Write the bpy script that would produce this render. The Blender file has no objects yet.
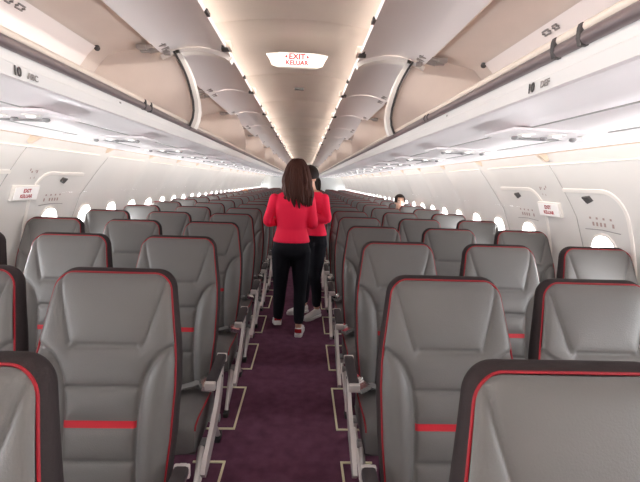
import bpy, bmesh, math, random
from math import sin, cos, pi, sqrt, exp, radians
from mathutils import Vector, Matrix

random.seed(7)
SC = bpy.context.scene
COL = SC.collection

# ------------------------------------------------------------------ camera
YAW, PITCH, ROLL = .0402, .1406, .0332
_f = Vector((sin(YAW)*cos(PITCH), cos(YAW)*cos(PITCH), -sin(PITCH)))
_r = Vector((cos(YAW), -sin(YAW), 0)); _u = _r.cross(_f)
_r2 = cos(ROLL)*_r + sin(ROLL)*_u; _u2 = -sin(ROLL)*_r + cos(ROLL)*_u
cd = bpy.data.cameras.new('camera'); cam = bpy.data.objects.new('camera', cd); COL.objects.link(cam)
m = Matrix((_r2, _u2, -_f)).transposed().to_4x4(); m.translation = Vector((.0685, 0, 1.3579))
cam.matrix_world = m
cd.sensor_width = 36; cd.lens = 416.8/640*36; cd.clip_start = .02; cd.clip_end = 200
SC.camera = cam

# ------------------------------------------------------------------ world, lights, exposure
SKY = 4.0
COVE_W, CEIL_W, WIN_W, FILL_W = .95, 6.6, 6.8, 5.0     # watts per metre of strip, per window, added fill lamp
EXPOSURE = 0.5
world = bpy.data.worlds.new('World'); SC.world = world; world.use_nodes = True
bg = world.node_tree.nodes['Background']; bg.inputs[0].default_value = (.93, .97, 1, 1); bg.inputs[1].default_value = SKY
SC.view_settings.view_transform = 'Standard'; SC.view_settings.look = 'None'
SC.view_settings.exposure = EXPOSURE; SC.view_settings.gamma = 1
SC.view_settings.use_curve_mapping = False
SC.cycles.max_bounces = 10; SC.cycles.diffuse_bounces = 6; SC.cycles.sample_clamp_indirect = 6

def strip_light(name, loc, length, width, normal, watts, color):
    ld = bpy.data.lights.new(name, 'AREA'); ld.shape = 'RECTANGLE'
    ld.size = width; ld.size_y = length; ld.energy = watts; ld.color = color
    o = bpy.data.objects.new(name, ld); COL.objects.link(o)
    z = -Vector(normal).normalized(); y = Vector((0, 1, 0)); x = y.cross(z).normalized()
    mm = Matrix((x, y, z)).transposed().to_4x4(); mm.translation = Vector(loc); o.matrix_world = mm
    return o
Y0, Y1 = -2.2, 17.5
LEN = Y1 - Y0 - .1; YM = (Y0+Y1)/2
for s in (-1, 1):
    strip_light('sidewall_light', (s*1.325, YM, 1.575), LEN, .03, (s*1, 0, -.32), COVE_W*LEN, (1, .95, .91))
    strip_light('ceiling_light', (s*.60, YM, 2.050), LEN, .02, (-s*1, 0, .22), CEIL_W*LEN, (1, .93, .86))

strip_light('seat_front_fill', (0, -1.5, 1.99), .9, 1.0, (0, .35, -1), FILL_W, (1, .95, .9))  # unseen fill lamp added behind the camera to brighten the seat fronts
# ------------------------------------------------------------------ materials
def s2l(c):
    return tuple((v/12.92 if v <= .04045 else ((v+.055)/1.055)**2.4) for v in (x/255 for x in c))
MATS = {}
def mat(name, col, rough=.5, metal=0, bump=0, scale=200, var=0, vscale=8, emit=None, estr=0, spec=.5, coat=0):
    mt = bpy.data.materials.new(name); mt.use_nodes = True
    nt = mt.node_tree; b = nt.nodes['Principled BSDF']
    col = tuple(col)+(1,)
    b.inputs['Base Color'].default_value = col; b.inputs['Roughness'].default_value = rough
    b.inputs['Metallic'].default_value = metal; b.inputs['Specular IOR Level'].default_value = spec
    b.inputs['Coat Weight'].default_value = coat
    tc = nt.nodes.new('ShaderNodeTexCoord')
    if var:
        n = nt.nodes.new('ShaderNodeTexNoise'); n.inputs['Scale'].default_value = vscale; n.inputs['Detail'].default_value = 5
        nt.links.new(tc.outputs['Object'], n.inputs['Vector'])
        r = nt.nodes.new('ShaderNodeMapRange'); r.inputs[1].default_value = .3; r.inputs[2].default_value = .7
        r.inputs[3].default_value = 1-var; r.inputs[4].default_value = 1+var
        nt.links.new(n.outputs['Fac'], r.inputs[0])
        mx = nt.nodes.new('ShaderNodeMix'); mx.data_type = 'RGBA'; mx.blend_type = 'MULTIPLY'; mx.inputs[0].default_value = 1
        mx.inputs[6].default_value = col; nt.links.new(r.outputs[0], mx.inputs[7])
        nt.links.new(mx.outputs[2], b.inputs['Base Color'])
    if bump:
        n = nt.nodes.new('ShaderNodeTexNoise'); n.inputs['Scale'].default_value = scale; n.inputs['Detail'].default_value = 4
        nt.links.new(tc.outputs['Object'], n.inputs['Vector'])
        bp = nt.nodes.new('ShaderNodeBump'); bp.inputs['Strength'].default_value = bump; bp.inputs['Distance'].default_value = .002
        nt.links.new(n.outputs['Fac'], bp.inputs['Height']); nt.links.new(bp.outputs['Normal'], b.inputs['Normal'])
    if emit:
        b.inputs['Emission Color'].default_value = tuple(emit)+(1,); b.inputs['Emission Strength'].default_value = estr
    MATS[name] = mt
    return mt
M_leather = mat('grey_leather', (.098, .0925, .091), .45, spec=.3, bump=.25, scale=260, var=.05, vscale=5)
M_border = mat('dark_border_fabric', (.026, .020, .021), .75, bump=.4, scale=400, spec=.12)
M_pipe = mat('red_piping', (.22, .006, .013), .55, spec=.25)
M_stripe = mat('red_leather', (.36, .010, .020), .5, spec=.25)
M_shell = mat('grey_plastic', (.30, .29, .29), .5)
M_dark = mat('black_plastic', (.025, .023, .024), .5)
M_armpad = mat('armrest_pad', (.035, .029, .031), .6, bump=.2, spec=.2)
M_silver = mat('silver_metal', (.62, .58, .56), .38, metal=.55)
M_chrome = mat('chrome', (.75, .74, .73), .22, metal=1)
M_belt = mat('grey_webbing', (.16, .155, .155), .7, bump=.5, scale=500)
M_carpet = mat('purple_carpet', (.110, .043, .074), .95, bump=.8, scale=350, var=.22, vscale=14, spec=.1)
M_strip = mat('glow_strip', (.72, .70, .48), .6)
M_wall = mat('sidewall_panel', (.70, .68, .66), .5, var=.02, vscale=3)
M_ceil = mat('ceiling_panel', (.80, .745, .68), .45, var=.02)
M_under = mat('bin_underside', (.88, .82, .825), .38)
M_fascia = mat('bin_fascia', (.66, .64, .635), .4)
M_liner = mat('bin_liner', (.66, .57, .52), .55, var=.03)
M_liner2 = mat('pale_liner', (.84, .77, .755), .5)
M_door = mat('bin_door', (.82, .78, .785), .42)
M_white = mat('white_plastic', (.84, .80, .76), .4)
M_cove = mat('cove_panel', (.74, .59, .47), .6)
M_lip = mat('lip_edge', (.72, .62, .54), .35)
M_rail = mat('bronze_rail', (.21, .17, .175), .38, metal=.4)
M_grey = mat('mid_grey', (.26, .24, .235), .5)
M_joint = mat('joint_grey', (.42, .40, .385), .6)
M_hinge = mat('hinge_grey', (.34, .31, .30), .5, metal=.3)
M_mark = mat('dark_marking', (.06, .055, .055), .6)
M_red = mat('red_marking', (.38, .010, .018), .6, spec=.2)
M_sign = mat('lit_sign', (.9, .88, .87), .4, emit=(1, .95, .94), estr=.10)
M_lens = mat('reading_lamp', (.9, .9, .9), .2, emit=(1, .98, .96), estr=1.0)
M_skin = mat('skin', (.62, .36, .25), .5)
M_skin2 = mat('skin_pale', (.70, .42, .31), .5)
M_jacket = mat('red_jacket', (.84, .016, .066), .7, spec=.2, bump=.3, scale=300)
M_trouser = mat('black_trousers', (.010, .010, .014), .8, bump=.3, spec=.12)
M_hair = mat('dark_brown_hair', (.050, .016, .011), .6, spec=.2, bump=.5, scale=120)
M_hair2 = mat('black_hair', (.016, .009, .008), .65, bump=.5, scale=120, spec=.15)
M_hair3 = mat('ginger_hair', (.42, .17, .08), .5, bump=.5, scale=120)
M_shoe = mat('white_shoe', (.72, .71, .70), .5)
M_eye = mat('eye_white', (.8, .8, .8), .2); M_iris = mat('iris', (.02, .012, .01), .2)
M_lip2 = mat('lips', (.45, .12, .11), .45)
M_shirt = mat('dark_shirt', (.05, .05, .07), .7)
M_bulk = mat('bulkhead_panel', (.52, .53, .52), .5)
M_curtain = mat('curtain', (.40, .30, .24), .8)
M_galley = mat('galley_panel', (.45, .43, .41), .5)
def pane_mat():
    mt = bpy.data.materials.new('window_pane'); mt.use_nodes = True; nt = mt.node_tree
    nt.nodes.clear(); o = nt.nodes.new('ShaderNodeOutputMaterial'); mx = nt.nodes.new('ShaderNodeMixShader')
    t = nt.nodes.new('ShaderNodeBsdfTransparent'); g = nt.nodes.new('ShaderNodeBsdfGlossy'); g.inputs['Roughness'].default_value = .1
    mx.inputs[0].default_value = .05
    nt.links.new(t.outputs[0], mx.inputs[1]); nt.links.new(g.outputs[0], mx.inputs[2]); nt.links.new(mx.outputs[0], o.inputs[0])
    return mt
M_pane = pane_mat()

# ------------------------------------------------------------------ mesh helpers
class MB:
    def __init__(s): s.v = []; s.f = []
    def add(s, vs, fs):
        n = len(s.v); s.v += [tuple(p) for p in vs]; s.f += [tuple(i+n for i in q) for q in fs]; return s
    def box(s, c, d, rot=None, bev=0):
        hx, hy, hz = d[0]/2, d[1]/2, d[2]/2
        if bev:
            b = min(bev, hx*.9, hy*.9, hz*.9)
            bm = bmesh.new(); bmesh.ops.create_cube(bm, size=1)
            for v in bm.verts: v.co = Vector((v.co.x*d[0], v.co.y*d[1], v.co.z*d[2]))
            bmesh.ops.bevel(bm, geom=bm.edges[:], offset=b, segments=2, affect='EDGES', profile=.6)
            bm.verts.index_update()
            vs = [v.co.copy() for v in bm.verts]; fs = [[v.index for v in f.verts] for f in bm.faces]; bm.free()
        else:
            vs = [Vector((x*hx, y*hy, z*hz)) for x in (-1, 1) for y in (-1, 1) for z in (-1, 1)]
            fs = [(0, 1, 3, 2), (4, 6, 7, 5), (0, 4, 5, 1), (2, 3, 7, 6), (0, 2, 6, 4), (1, 5, 7, 3)]
        if rot is not None: vs = [rot @ v for v in vs]
        return s.add([v+Vector(c) for v in vs], fs)
    def loft(s, secs, cap=True, closed=True):
        n = len(secs[0]); vs = [p for q in secs for p in q]; fs = []
        rng = range(n) if closed else range(n-1)
        for i in range(len(secs)-1):
            for j in rng:
                k = (j+1) % n; fs.append((i*n+j, i*n+k, (i+1)*n+k, (i+1)*n+j))
        if cap and closed:
            fs.append(tuple(range(n))[::-1]); b = (len(secs)-1)*n; fs.append(tuple(range(b, b+n)))
        return s.add(vs, fs)
    def tube(s, path, r, n=8, cap=True):
        path = [Vector(p) for p in path]; secs = []; ref = None
        for i, p in enumerate(path):
            a = path[max(0, i-1)]; b = path[min(len(path)-1, i+1)]; t = (b-a).normalized()
            if ref is None:
                ref = Vector((0, 0, 1)) if abs(t.z) < .9 else Vector((1, 0, 0))
            ref = (ref - t*ref.dot(t)).normalized(); w = t.cross(ref)
            rr = r[i] if isinstance(r, (list, tuple)) else r
            secs.append([p + (ref*cos(2*pi*k/n) + w*sin(2*pi*k/n))*rr for k in range(n)])
        return s.loft(secs, cap)
    def prism(s, poly, a, b, axis='x'):
        def P(u, v, w):
            return (w, u, v) if axis == 'x' else (u, w, v) if axis == 'y' else (u, v, w)
        n = len(poly); vs = [P(u, v, a) for u, v in poly]+[P(u, v, b) for u, v in poly]
        fs = [tuple(range(n))[::-1], tuple(range(n, 2*n))]
        for i in range(n): j = (i+1) % n; fs.append((i, j, n+j, n+i))
        return s.add(vs, fs)
    def sheet(s, prof, y0, y1, ny=1, thick=0):
        """profile of (x,z) swept along y"""
        secs = []
        for i in range(ny+1):
            y = y0+(y1-y0)*i/ny
            if thick:
                up = []
                for k, (x, z) in enumerate(prof):
                    a = prof[max(0, k-1)]; b = prof[min(len(prof)-1, k+1)]
                    tx, tz = b[0]-a[0], b[1]-a[1]; l = sqrt(tx*tx+tz*tz) or 1
                    up.append((x - tz/l*thick, z + tx/l*thick))
                secs.append([(x, y, z) for x, z in prof]+[(x, y, z) for x, z in up[::-1]])
            else: secs.append([(x, y, z) for x, z in prof])
        return s.loft(secs, cap=bool(thick), closed=bool(thick))
    def disc(s, c, r, n=14, axis='z', h=.004):
        c = Vector(c); A = []; B = []
        for k in range(n):
            a = 2*pi*k/n
            d = Vector((cos(a)*r, sin(a)*r, 0)) if axis == 'z' else Vector((0, cos(a)*r, sin(a)*r)) if axis == 'x' else Vector((cos(a)*r, 0, sin(a)*r))
            e = Vector((0, 0, h/2)) if axis == 'z' else Vector((h/2, 0, 0)) if axis == 'x' else Vector((0, h/2, 0))
            A.append(c+d-e); B.append(c+d+e)
        return s.loft([A, B])
    def ell(s, c, r, nu=14, nv=9, M=None):
        secs = []
        for i in range(nv+1):
            t = -pi/2+pi*(i+.001)/(nv+.002); ring = []
            for k in range(nu):
                a = 2*pi*k/nu; p = Vector((r[0]*cos(t)*cos(a), r[1]*cos(t)*sin(a), r[2]*sin(t)))
                ring.append((M @ p if M is not None else p)+Vector(c))
            secs.append(ring)
        return s.loft(secs)
    def mesh(s, name, smooth=True, fix=True):
        me = bpy.data.meshes.new(name); me.from_pydata([tuple(p) for p in s.v], [], s.f)
        if fix:
            bm = bmesh.new(); bm.from_mesh(me); bmesh.ops.recalc_face_normals(bm, faces=bm.faces[:]); bm.to_mesh(me); bm.free()
        if smooth:
            me.polygons.foreach_set('use_smooth', [True]*len(me.polygons))
            try: me.set_sharp_from_angle(angle=radians(38))
            except Exception: pass
        me.update(); return me
    def build(s, name, mt, parent=None, smooth=True, loc=None):
        me = s.mesh(name, smooth); me.materials.append(mt)
        return link(name, me, parent, loc)
def link(name, me, parent=None, loc=None):
    o = bpy.data.objects.new(name, me); COL.objects.link(o)
    if parent is not None: o.parent = parent
    if loc is not None: o.location = loc
    return o
def tag(o, label=None, cat=None, group=None, kind=None):
    if label: o['label'] = label
    if cat: o['category'] = cat
    if group: o['group'] = group
    if kind: o['kind'] = kind
    return o
def empty(name, loc=(0, 0, 0), rz=0):
    o = bpy.data.objects.new(name, None); COL.objects.link(o); o.location = loc; o.rotation_euler = (0, 0, rz)
    o.empty_display_size = .05
    return o
KIDS = {}
def copy_tree(o, parent=None):
    c = o.copy(); COL.objects.link(c)
    if parent is not None: c.parent = parent
    for ch in list(o.children): copy_tree(ch, c)
    return c
def text_mesh(body, size, align='CENTER', spacing=1.0):
    cu = bpy.data.curves.new('lettering', 'FONT'); cu.body = body; cu.size = size; cu.align_x = align; cu.align_y = 'CENTER'
    cu.space_character = spacing; cu.extrude = .0006; cu.offset = size*.022
    o = bpy.data.objects.new('lettering', cu); COL.objects.link(o)
    dg = bpy.context.evaluated_depsgraph_get(); dg.update()
    me = bpy.data.meshes.new_from_object(o.evaluated_get(dg))
    bpy.data.objects.remove(o); me.materials.clear()
    return me
def text_obj(name, body, size, mt, origin, right, up, parent=None, align='CENTER'):
    me = text_mesh(body, size, align); me.materials.append(mt)
    o = link(name, me, parent)
    r = Vector(right).normalized(); u = Vector(up).normalized(); n = r.cross(u)
    mm = Matrix((r, u, n)).transposed().to_4x4(); mm.translation = Vector(origin)
    o.matrix_local = mm
    return o
ORD = ['first', 'second', 'third', 'fourth', 'fifth', 'sixth', 'seventh', 'eighth', 'ninth', 'tenth', 'eleventh', 'twelfth', 'thirteenth', 'fourteenth',
       'fifteenth', 'sixteenth', 'seventeenth', 'eighteenth', 'nineteenth', 'twentieth', 'twenty-first', 'twenty-second', 'twenty-third', 'twenty-fourth',
       'twenty-fifth', 'twenty-sixth', 'twenty-seventh', 'twenty-eighth', 'twenty-ninth', 'thirtieth', 'thirty-first', 'thirty-second']
SIDE = {-1: 'left', 1: 'right'}
def smooth01(a, b, x):
    t = max(0, min(1, (x-a)/(b-a))); return t*t*(3-2*t)
def interp(tab, x):
    if x <= tab[0][0]: return tab[0][1]
    for (a, b), (c, d) in zip(tab, tab[1:]):
        if x <= c: return b+(d-b)*(x-a)/(c-a)
    return tab[-1][1]

# ------------------------------------------------------------------ structure: floor, walls, ceiling
mb = MB(); mb.box((0, YM, -.02), (3.5, Y1-Y0, .04)); o = mb.build('floor', M_carpet, smooth=False); tag(o, kind='structure')
RW, ZC = 1.82, .65
def wx(z): return sqrt(max(1e-6, RW*RW-(z-ZC)**2))
PANEL = .95; JOINT0 = 3.3225
def joint_y(z): return .62*max(0, z-1.1)
def rib(y, z):
    """soft inward rib at every side-panel joint"""
    d = (y-joint_y(z)-JOINT0) / PANEL; d -= round(d)
    if y < 3.0: return 0
    return .022*exp(-(d*PANEL/.085)**2)*(.35+.65*smooth01(1.0, 1.3, z))
def wp(s, y, z, off=0):
    """point on the side wall, off = towards the cabin"""
    x = wx(z); nx, nz = x/RW, (z-ZC)/RW; k = off+rib(y, z)
    return Vector((s*(x-nx*k), y, z-nz*k))
WIN = []   # y centre, z centre, half width, half height
for yc in (2.28, 3.07): WIN.append((yc, .965, .105, .145, 'exit'))
for k in range(8): WIN.append((-1.60+.475*k-.025, .955, .098, .15, 'near'))
for k in range(30): WIN.append((3.56+.475*k, .955, .098, .15, 'reg'))
ZB0, ZB1 = .70, 1.22
def outline(yc, zc, a, b, pts, e=3.2):
    res = []
    for (py, pz) in pts:
        dy, dz = py-yc, pz-zc; r = ((abs(dy)/a)**e+(abs(dz)/b)**e)**(-1/e); res.append((yc+dy*r, zc+dz*r))
    return res
def bay_perim(y0, y1, z0, z1, n=8):
    P = []
    for i in range(n): P.append((y0+(y1-y0)*i/n, z0))
    for i in range(n): P.append((y1, z0+(z1-z0)*i/n))
    for i in range(n): P.append((y1-(y1-y0)*i/n, z1))
    for i in range(n): P.append((y0, z1-(z1-z0)*i/n))
    return P
winno = 0
for s in (-1, 1):
    mb = MB()
    def plain(y0, y1, z0, z1, ny, nz):
        mb.loft([[wp(s, y0+(y1-y0)*i/ny, z0+(z1-z0)*j/nz) for j in range(nz+1)] for i in range(ny+1)], closed=False)
    plain(Y0, Y1, 0, ZB0, 60, 10)
    plain(Y0, 3.0, ZB1, 1.7, 10, 8)
    plain(3.0, Y1, ZB1, 1.7, 480, 8)
    # closing arc above the bins
    secs = []
    for y in (Y0, Y1):
        secs.append([Vector((s*RW*cos(a), y, ZC+RW*sin(a))) for a in [math.asin((1.7-ZC)/RW)+(pi/2-math.asin((1.7-ZC)/RW))*k/12 for k in range(13)]])
    mb.loft(secs, closed=False)
    plain(Y0, -1.8625, ZB0, ZB1, 3, 6)
    for wi, (yc, zc, a, b, kind) in enumerate(WIN):
        if kind == 'exit': y0, y1 = (1.9375, 2.66) if yc < 2.5 else (2.66, 3.3225)
        else: y0, y1 = yc-.2375, min(yc+.2375, Y1)
        pts = bay_perim(y0, y1, ZB0, ZB1); out = outline(yc, zc, a, b, pts, 2.4 if kind == 'exit' else 3.0)
        rings = []
        for t in (0, .3, .6, .85, 1):
            rings.append([wp(s, p[0]+(q[0]-p[0])*t, p[1]+(q[1]-p[1])*t) for p, q in zip(pts, out)])
        mb.loft(rings, cap=False)
        # the window itself: bezel, reveal, pane
        winno += 1
        w = empty('window_%d' % winno, wp(s, yc, zc)); tag(w, kind='structure')
        L = Vector(w.location)
        fm = MB(); rr = []
        for (k, off) in ((1.10, .0), (1.08, .007), (1.0, .008), (.97, -.002), (.86, -.055), (.80, -.058)):
            rr.append([wp(s, yc+(q[0]-yc)*k, zc+(q[1]-zc)*k, off)-L for q in out])
        fm.loft(rr, cap=False)
        fm.build('window_frame', M_white, w)
        pm = MB(); pr = [wp(s, yc+(q[0]-yc)*.84, zc+(q[1]-zc)*.84, -.057)-L for q in out]
        pm.add(pr, [tuple(range(len(pr)))]); pm.build('pane', M_pane, w, smooth=False)
        dl = strip_light('window_daylight', wp(s, yc, zc, -.075), a*1.7, b*1.7, (-s, 0, .75), WIN_W, (.95, .98, 1))
        if kind == 'reg':
            sm = MB(); h = (.10, .05, .16, .03, .08)[(wi*3+(s > 0)) % 5]   # the shade, drawn down a little
            top = zc+b*.86; yy = a*.84
            sm.add([wp(s, yc-yy, top, -.050)-L, wp(s, yc+yy, top, -.050)-L, wp(s, yc+yy, top-h*.5, -.050)-L, wp(s, yc-yy, top-h*.5, -.050)-L], [(0, 1, 2, 3)])
            sm.build('window_shade', M_white, w, smooth=False)
    tag(mb.build('wall_%s' % SIDE[s], M_wall), kind='structure')
# bulkheads
mb = MB()
ring = [(RW*cos(2*pi*k/64), ZC+RW*sin(2*pi*k/64)) for k in range(64)]
ring = [(x, z) for x, z in ring if z > -.0] 
mb.prism([(x, z) for x, z in ring], Y0-.03, Y0, 'y'); tag(mb.build('wall_front', M_wall, smooth=False), kind='structure')
mb = MB()
for s in (-1, 1):
    mb.add([(s*.27, Y1, 0), (s*wx(0), Y1, 0)]+[(s*wx(z), Y1, z) for z in (.3, .65, 1.0, 1.3, 1.6, 1.8, 2.0)]+[(s*.27, Y1, 2.0)], [tuple(range(10))])
mb.box((0, Y1+.02, 2.23), (2.5, .04, .5)); mb.box((0, Y1+.02, 1.93), (.56, .04, .14))
tag(mb.build('wall_back', M_bulk, smooth=False), kind='structure')
mb = MB(); mb.box((0, Y1+1.0, 1.2), (3.6, .04, 2.6)); mb.box((-.6, Y1+.5, 1.2), (.04, 1.0, 2.6)); mb.box((.6, Y1+.5, 1.2), (.04, 1.0, 2.6))
mb.box((0, Y1+.5, 2.45), (3.6, 1.2, .04)); mb.box((0, Y1+.5, -.02), (3.6, 1.0, .04))
tag(mb.build('wall_galley', M_galley, smooth=False), kind='structure')
# ceiling panels
prof = [(x, 2.112-.25*abs(x)**2.0) for x in [-.45+.9*k/18 for k in range(19)]]
mb = MB(); ys = 2.11-1.0*5
while ys < Y1:
    a, b = max(ys, Y0), min(ys+1.0, Y1)
    if b > a+.05:
        secs = []
        for y, dz in ((a, .035), (a+.005, .010), (a+.022, 0), ((a+b)/2, -.002), (b-.022, 0), (b-.005, .010), (b, .035)):
            secs.append([(x, y, z+dz) for x, z in prof])
        mb.loft(secs, closed=False)
    ys += 1.0
for s in (-1, 1): mb.sheet([(s*.45, 2.055), (s*.455, 2.10), (s*.75, 2.10), (s*.75, 1.99)], Y0, Y1)
tag(mb.build('ceiling', M_ceil), kind='structure')
# cove above the windows, with a rib at each side-panel joint
for i, s in enumerate((-1, 1)):
    mb = MB(); mb.sheet([(s*1.295, 1.538), (s*1.30, 1.60), (s*1.40, 1.635), (s*1.52, 1.625), (s*1.60, 1.56), (s*(wx(1.515)-.004), 1.512)], Y0, Y1)
    for k in range(-1, 16):
        yj = JOINT0+k*PANEL-.02+.26
        mb.prism([(s*1.295, 1.54), (s*1.33, 1.60), (s*1.46, 1.60), (s*1.58, 1.53), (s*1.60, 1.57), (s*1.5, 1.64), (s*1.30, 1.63)], yj-.018, yj+.018, 'y')
    tag(mb.build('trim_%d' % (i+1), M_cove), kind='structure')
    # ledge line where the wall meets the cove
    mb = MB(); mb.tube([(s*(wx(1.512)-.006), Y0, 1.512), (s*(wx(1.512)-.006), Y1, 1.512)], .0045)
    tag(mb.build('trim_%d' % (i+3), M_white), kind='structure')
# dado panels along the floor
for s in (-1, 1):
    mb = MB(); mb.sheet([(s*(wx(0)-.02), 0), (s*(wx(.18)-.018), .18), (s*(wx(.2)-.004), .2)], Y0, Y1)
    tag(mb.build('baseboard_%s' % SIDE[s], M_grey), kind='structure')

# ------------------------------------------------------------------ panel joints around the exits, hatches, signs
def wall_line(mb, s, pts, r, off=.002):
    mb.tube([wp(s, y, z, off) for y, z in pts], r, n=6)
tn = 5
for s in (-1, 1):
    for (ya, yb) in ((2.49, 2.62), (3.40, 3.63)):
        mb = MB(); wall_line(mb, s, [(ya-.03, .3), (ya-.03, 1.0)]+[(ya+(yb-ya)*((z-1.2)/.32), z) for z in (1.2, 1.28, 1.36, 1.44, 1.51)], .0022, .0005)
        tag(mb.build('trim_%d' % tn, M_joint), kind='structure'); tn += 1
dn = 0
HATCH = [(2.07, 2.57, 2.28, 2.347), (2.82, 3.39, 3.07, 3.14)]
for s in (-1, 1):
    for (h0, h1, yw, yh) in HATCH:
        dn += 1
        d = empty('door_%d' % dn, wp(s, (h0+h1)/2, 1.0)); tag(d, kind='structure'); L = Vector(d.location)
        # raised rounded ridge along the top and the near side of the hatch
        path = [(h1-.01, 1.357)]+[(h1-.01-(h1-h0-.16)*k/4, 1.357) for k in range(1, 5)]
        cx, cz = h0+.15, 1.357-.15
        path += [(cx-.15*sin(t), cz+.15*cos(t)) for t in [pi/2*k/8 for k in range(1, 9)]]
        path += [(h0-.005, 1.1), (h0-.01, .9), (h0, .6), (h0+.02, .35)]
        rg = MB(); secs = []
        P = [wp(s, y, z) for y, z in path]
        for i, (y, z) in enumerate(path):
            a = path[max(0, i-1)]; b = path[min(len(path)-1, i+1)]; ty, tz = b[0]-a[0], b[1]-a[1]; l = sqrt(ty*ty+tz*tz); ny, nz = tz/l, -ty/l
            secs.append([wp(s, y+ny*k, z+nz*k, o_)-L for k, o_ in ((-.013, -.003), (-.010, .005), (0, .0065), (.010, .005), (.013, -.003))])
        rg.loft(secs, closed=False); rg.build('hatch_frame', M_white, d)
        # handle recess: dark wedge with pale flap
        hm = MB(); hm.add([wp(s, yh+dy, 1.312+dz, .003)-L for dy, dz in ((.05, .012), (.012, -.028), (-.045, -.008), (-.02, .02))]+
                          [wp(s, yh+dy, 1.312+dz, .012)-L for dy, dz in ((.04, .008), (.01, -.02), (-.035, -.006), (-.018, .014))],
                          [(0, 1, 2, 3), (4, 5, 6, 7), (0, 1, 5, 4), (1, 2, 6, 5), (2, 3, 7, 6), (3, 0, 4, 7)])
        hm.build('door_handle', M_mark, d, smooth=False)
        # pull instructions: two little red lines of marks
        tm = MB()
        for (zz, n, hh) in ((1.205, 4, .012), (1.172, 7, .022)):
            for k in range(n):
                yy = yw+.11-.22*(k+.5)/n
                if (k*7+n) % 5 == 2: continue
                q = [wp(s, yy+dy, zz+dz, .0025)-L for dy, dz in ((-.008, -hh/2), (.008, -hh/2), (.008, hh/2), (-.008, hh/2))]
                tm.add(q, [(0, 1, 2, 3)])
        tm.build('instruction_marks', mat('faded_red', (.40, .29, .27), .6) if 'faded_red' not in MATS else MATS['faded_red'], d, smooth=False)
        fl = MB(); wall_line(fl, s, [(yw-.14, 1.135), (yw, 1.142), (yw+.14, 1.135)], .002, .002)
        for i in range(len(fl.v)): fl.v[i] = tuple(Vector(fl.v[i])-L)
        fl.build('seam', M_grey, d)
    # lit exit sign between the hatches
    e = empty('exit_sign', wp(s, 2.745, 1.23))
    tag(e, 'white exit sign with red lettering on the %s wall between two emergency hatches' % SIDE[s], 'sign', 'exit signs on the side walls')
    L = Vector(e.location); up = (wp(s, 2.745, 1.27)-wp(s, 2.745, 1.19)).normalized(); ry = Vector((0, -s, 0)); nn = ry.cross(up)
    rot = Matrix((ry, up, nn)).transposed()
    bm_ = MB(); bm_.box(nn*.008, (.25, .10, .02), rot, .006); bm_.build('housing', M_white, e)
    fm = MB(); fm.box(nn*.0195, (.225, .082, .003), rot); fm.build('sign_face', M_sign, e, smooth=False)
    text_obj('lettering', 'EXIT', .036, M_red, nn*.0215+up*.017, ry, up, e)
    text_obj('lettering', 'KELUAR', .032, M_red, nn*.0215-up*.019, ry, up, e)
    # small placard marks above the sign
    pm = MB()
    for k, (dy, dz, w_, h_) in enumerate(((.03, .115, .012, .02), (.015, .12, .008, .01), (-.02, .112, .014, .012), (-.04, .125, .01, .016), (.02, .075, .006, .012), (-.015, .072, .006, .012))):
        pm.add([wp(s, 2.78+dy+a, 1.25+dz+b, .002) for a, b in ((-w_/2, -h_/2), (w_/2, -h_/2), (w_/2, h_/2), (-w_/2, h_/2))], [(0, 1, 2, 3)])
    o = pm.build('placard', MATS['faded_red'], smooth=False)
    tag(o, 'small reddish pictogram placard on the %s wall just above the exit sign' % SIDE[s], 'placard', 'pictogram placards')

# ------------------------------------------------------------------ overhead bins
DOOR = [(.655, 1.966), (.60, 1.990), (.53, 2.007), (.46, 2.011), (.39, 2.0), (.335, 1.983), (.308, 1.966)]
INNER = [(.672, 1.98), (.76, 1.975), (.86, 1.958), (.91, 1.943), (.945, 1.91), (.98, 1.86), (1.06, 1.76), (1.12, 1.70), (1.11, 1.655), (1.05, 1.64), (.56, 1.612), (.535, 1.614)]
FRONT = [(.60, 1.962), (.577, 1.925), (.556, 1.885), (.535, 1.835), (.52, 1.78), (.510, 1.735), (.507, 1.69), (.512, 1.655), (.528, 1.615)]
BOTTOM = [(.529, 1.548), (.536, 1.545), (.545, 1.560), (.575, 1.563), (.64, 1.562), (.70, 1.552), (.745, 1.543), (.752, 1.546), (.76, 1.541), (.86, 1.537), (.975, 1.536), (.982, 1.541), (.99, 1.536), (1.15, 1.537), (1.285, 1.542), (1.298, 1.55), (1.30, 1.60), (1.12, 1.70)]
def mir(prof, s): return [(s*x, z) for x, z in prof]
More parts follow.
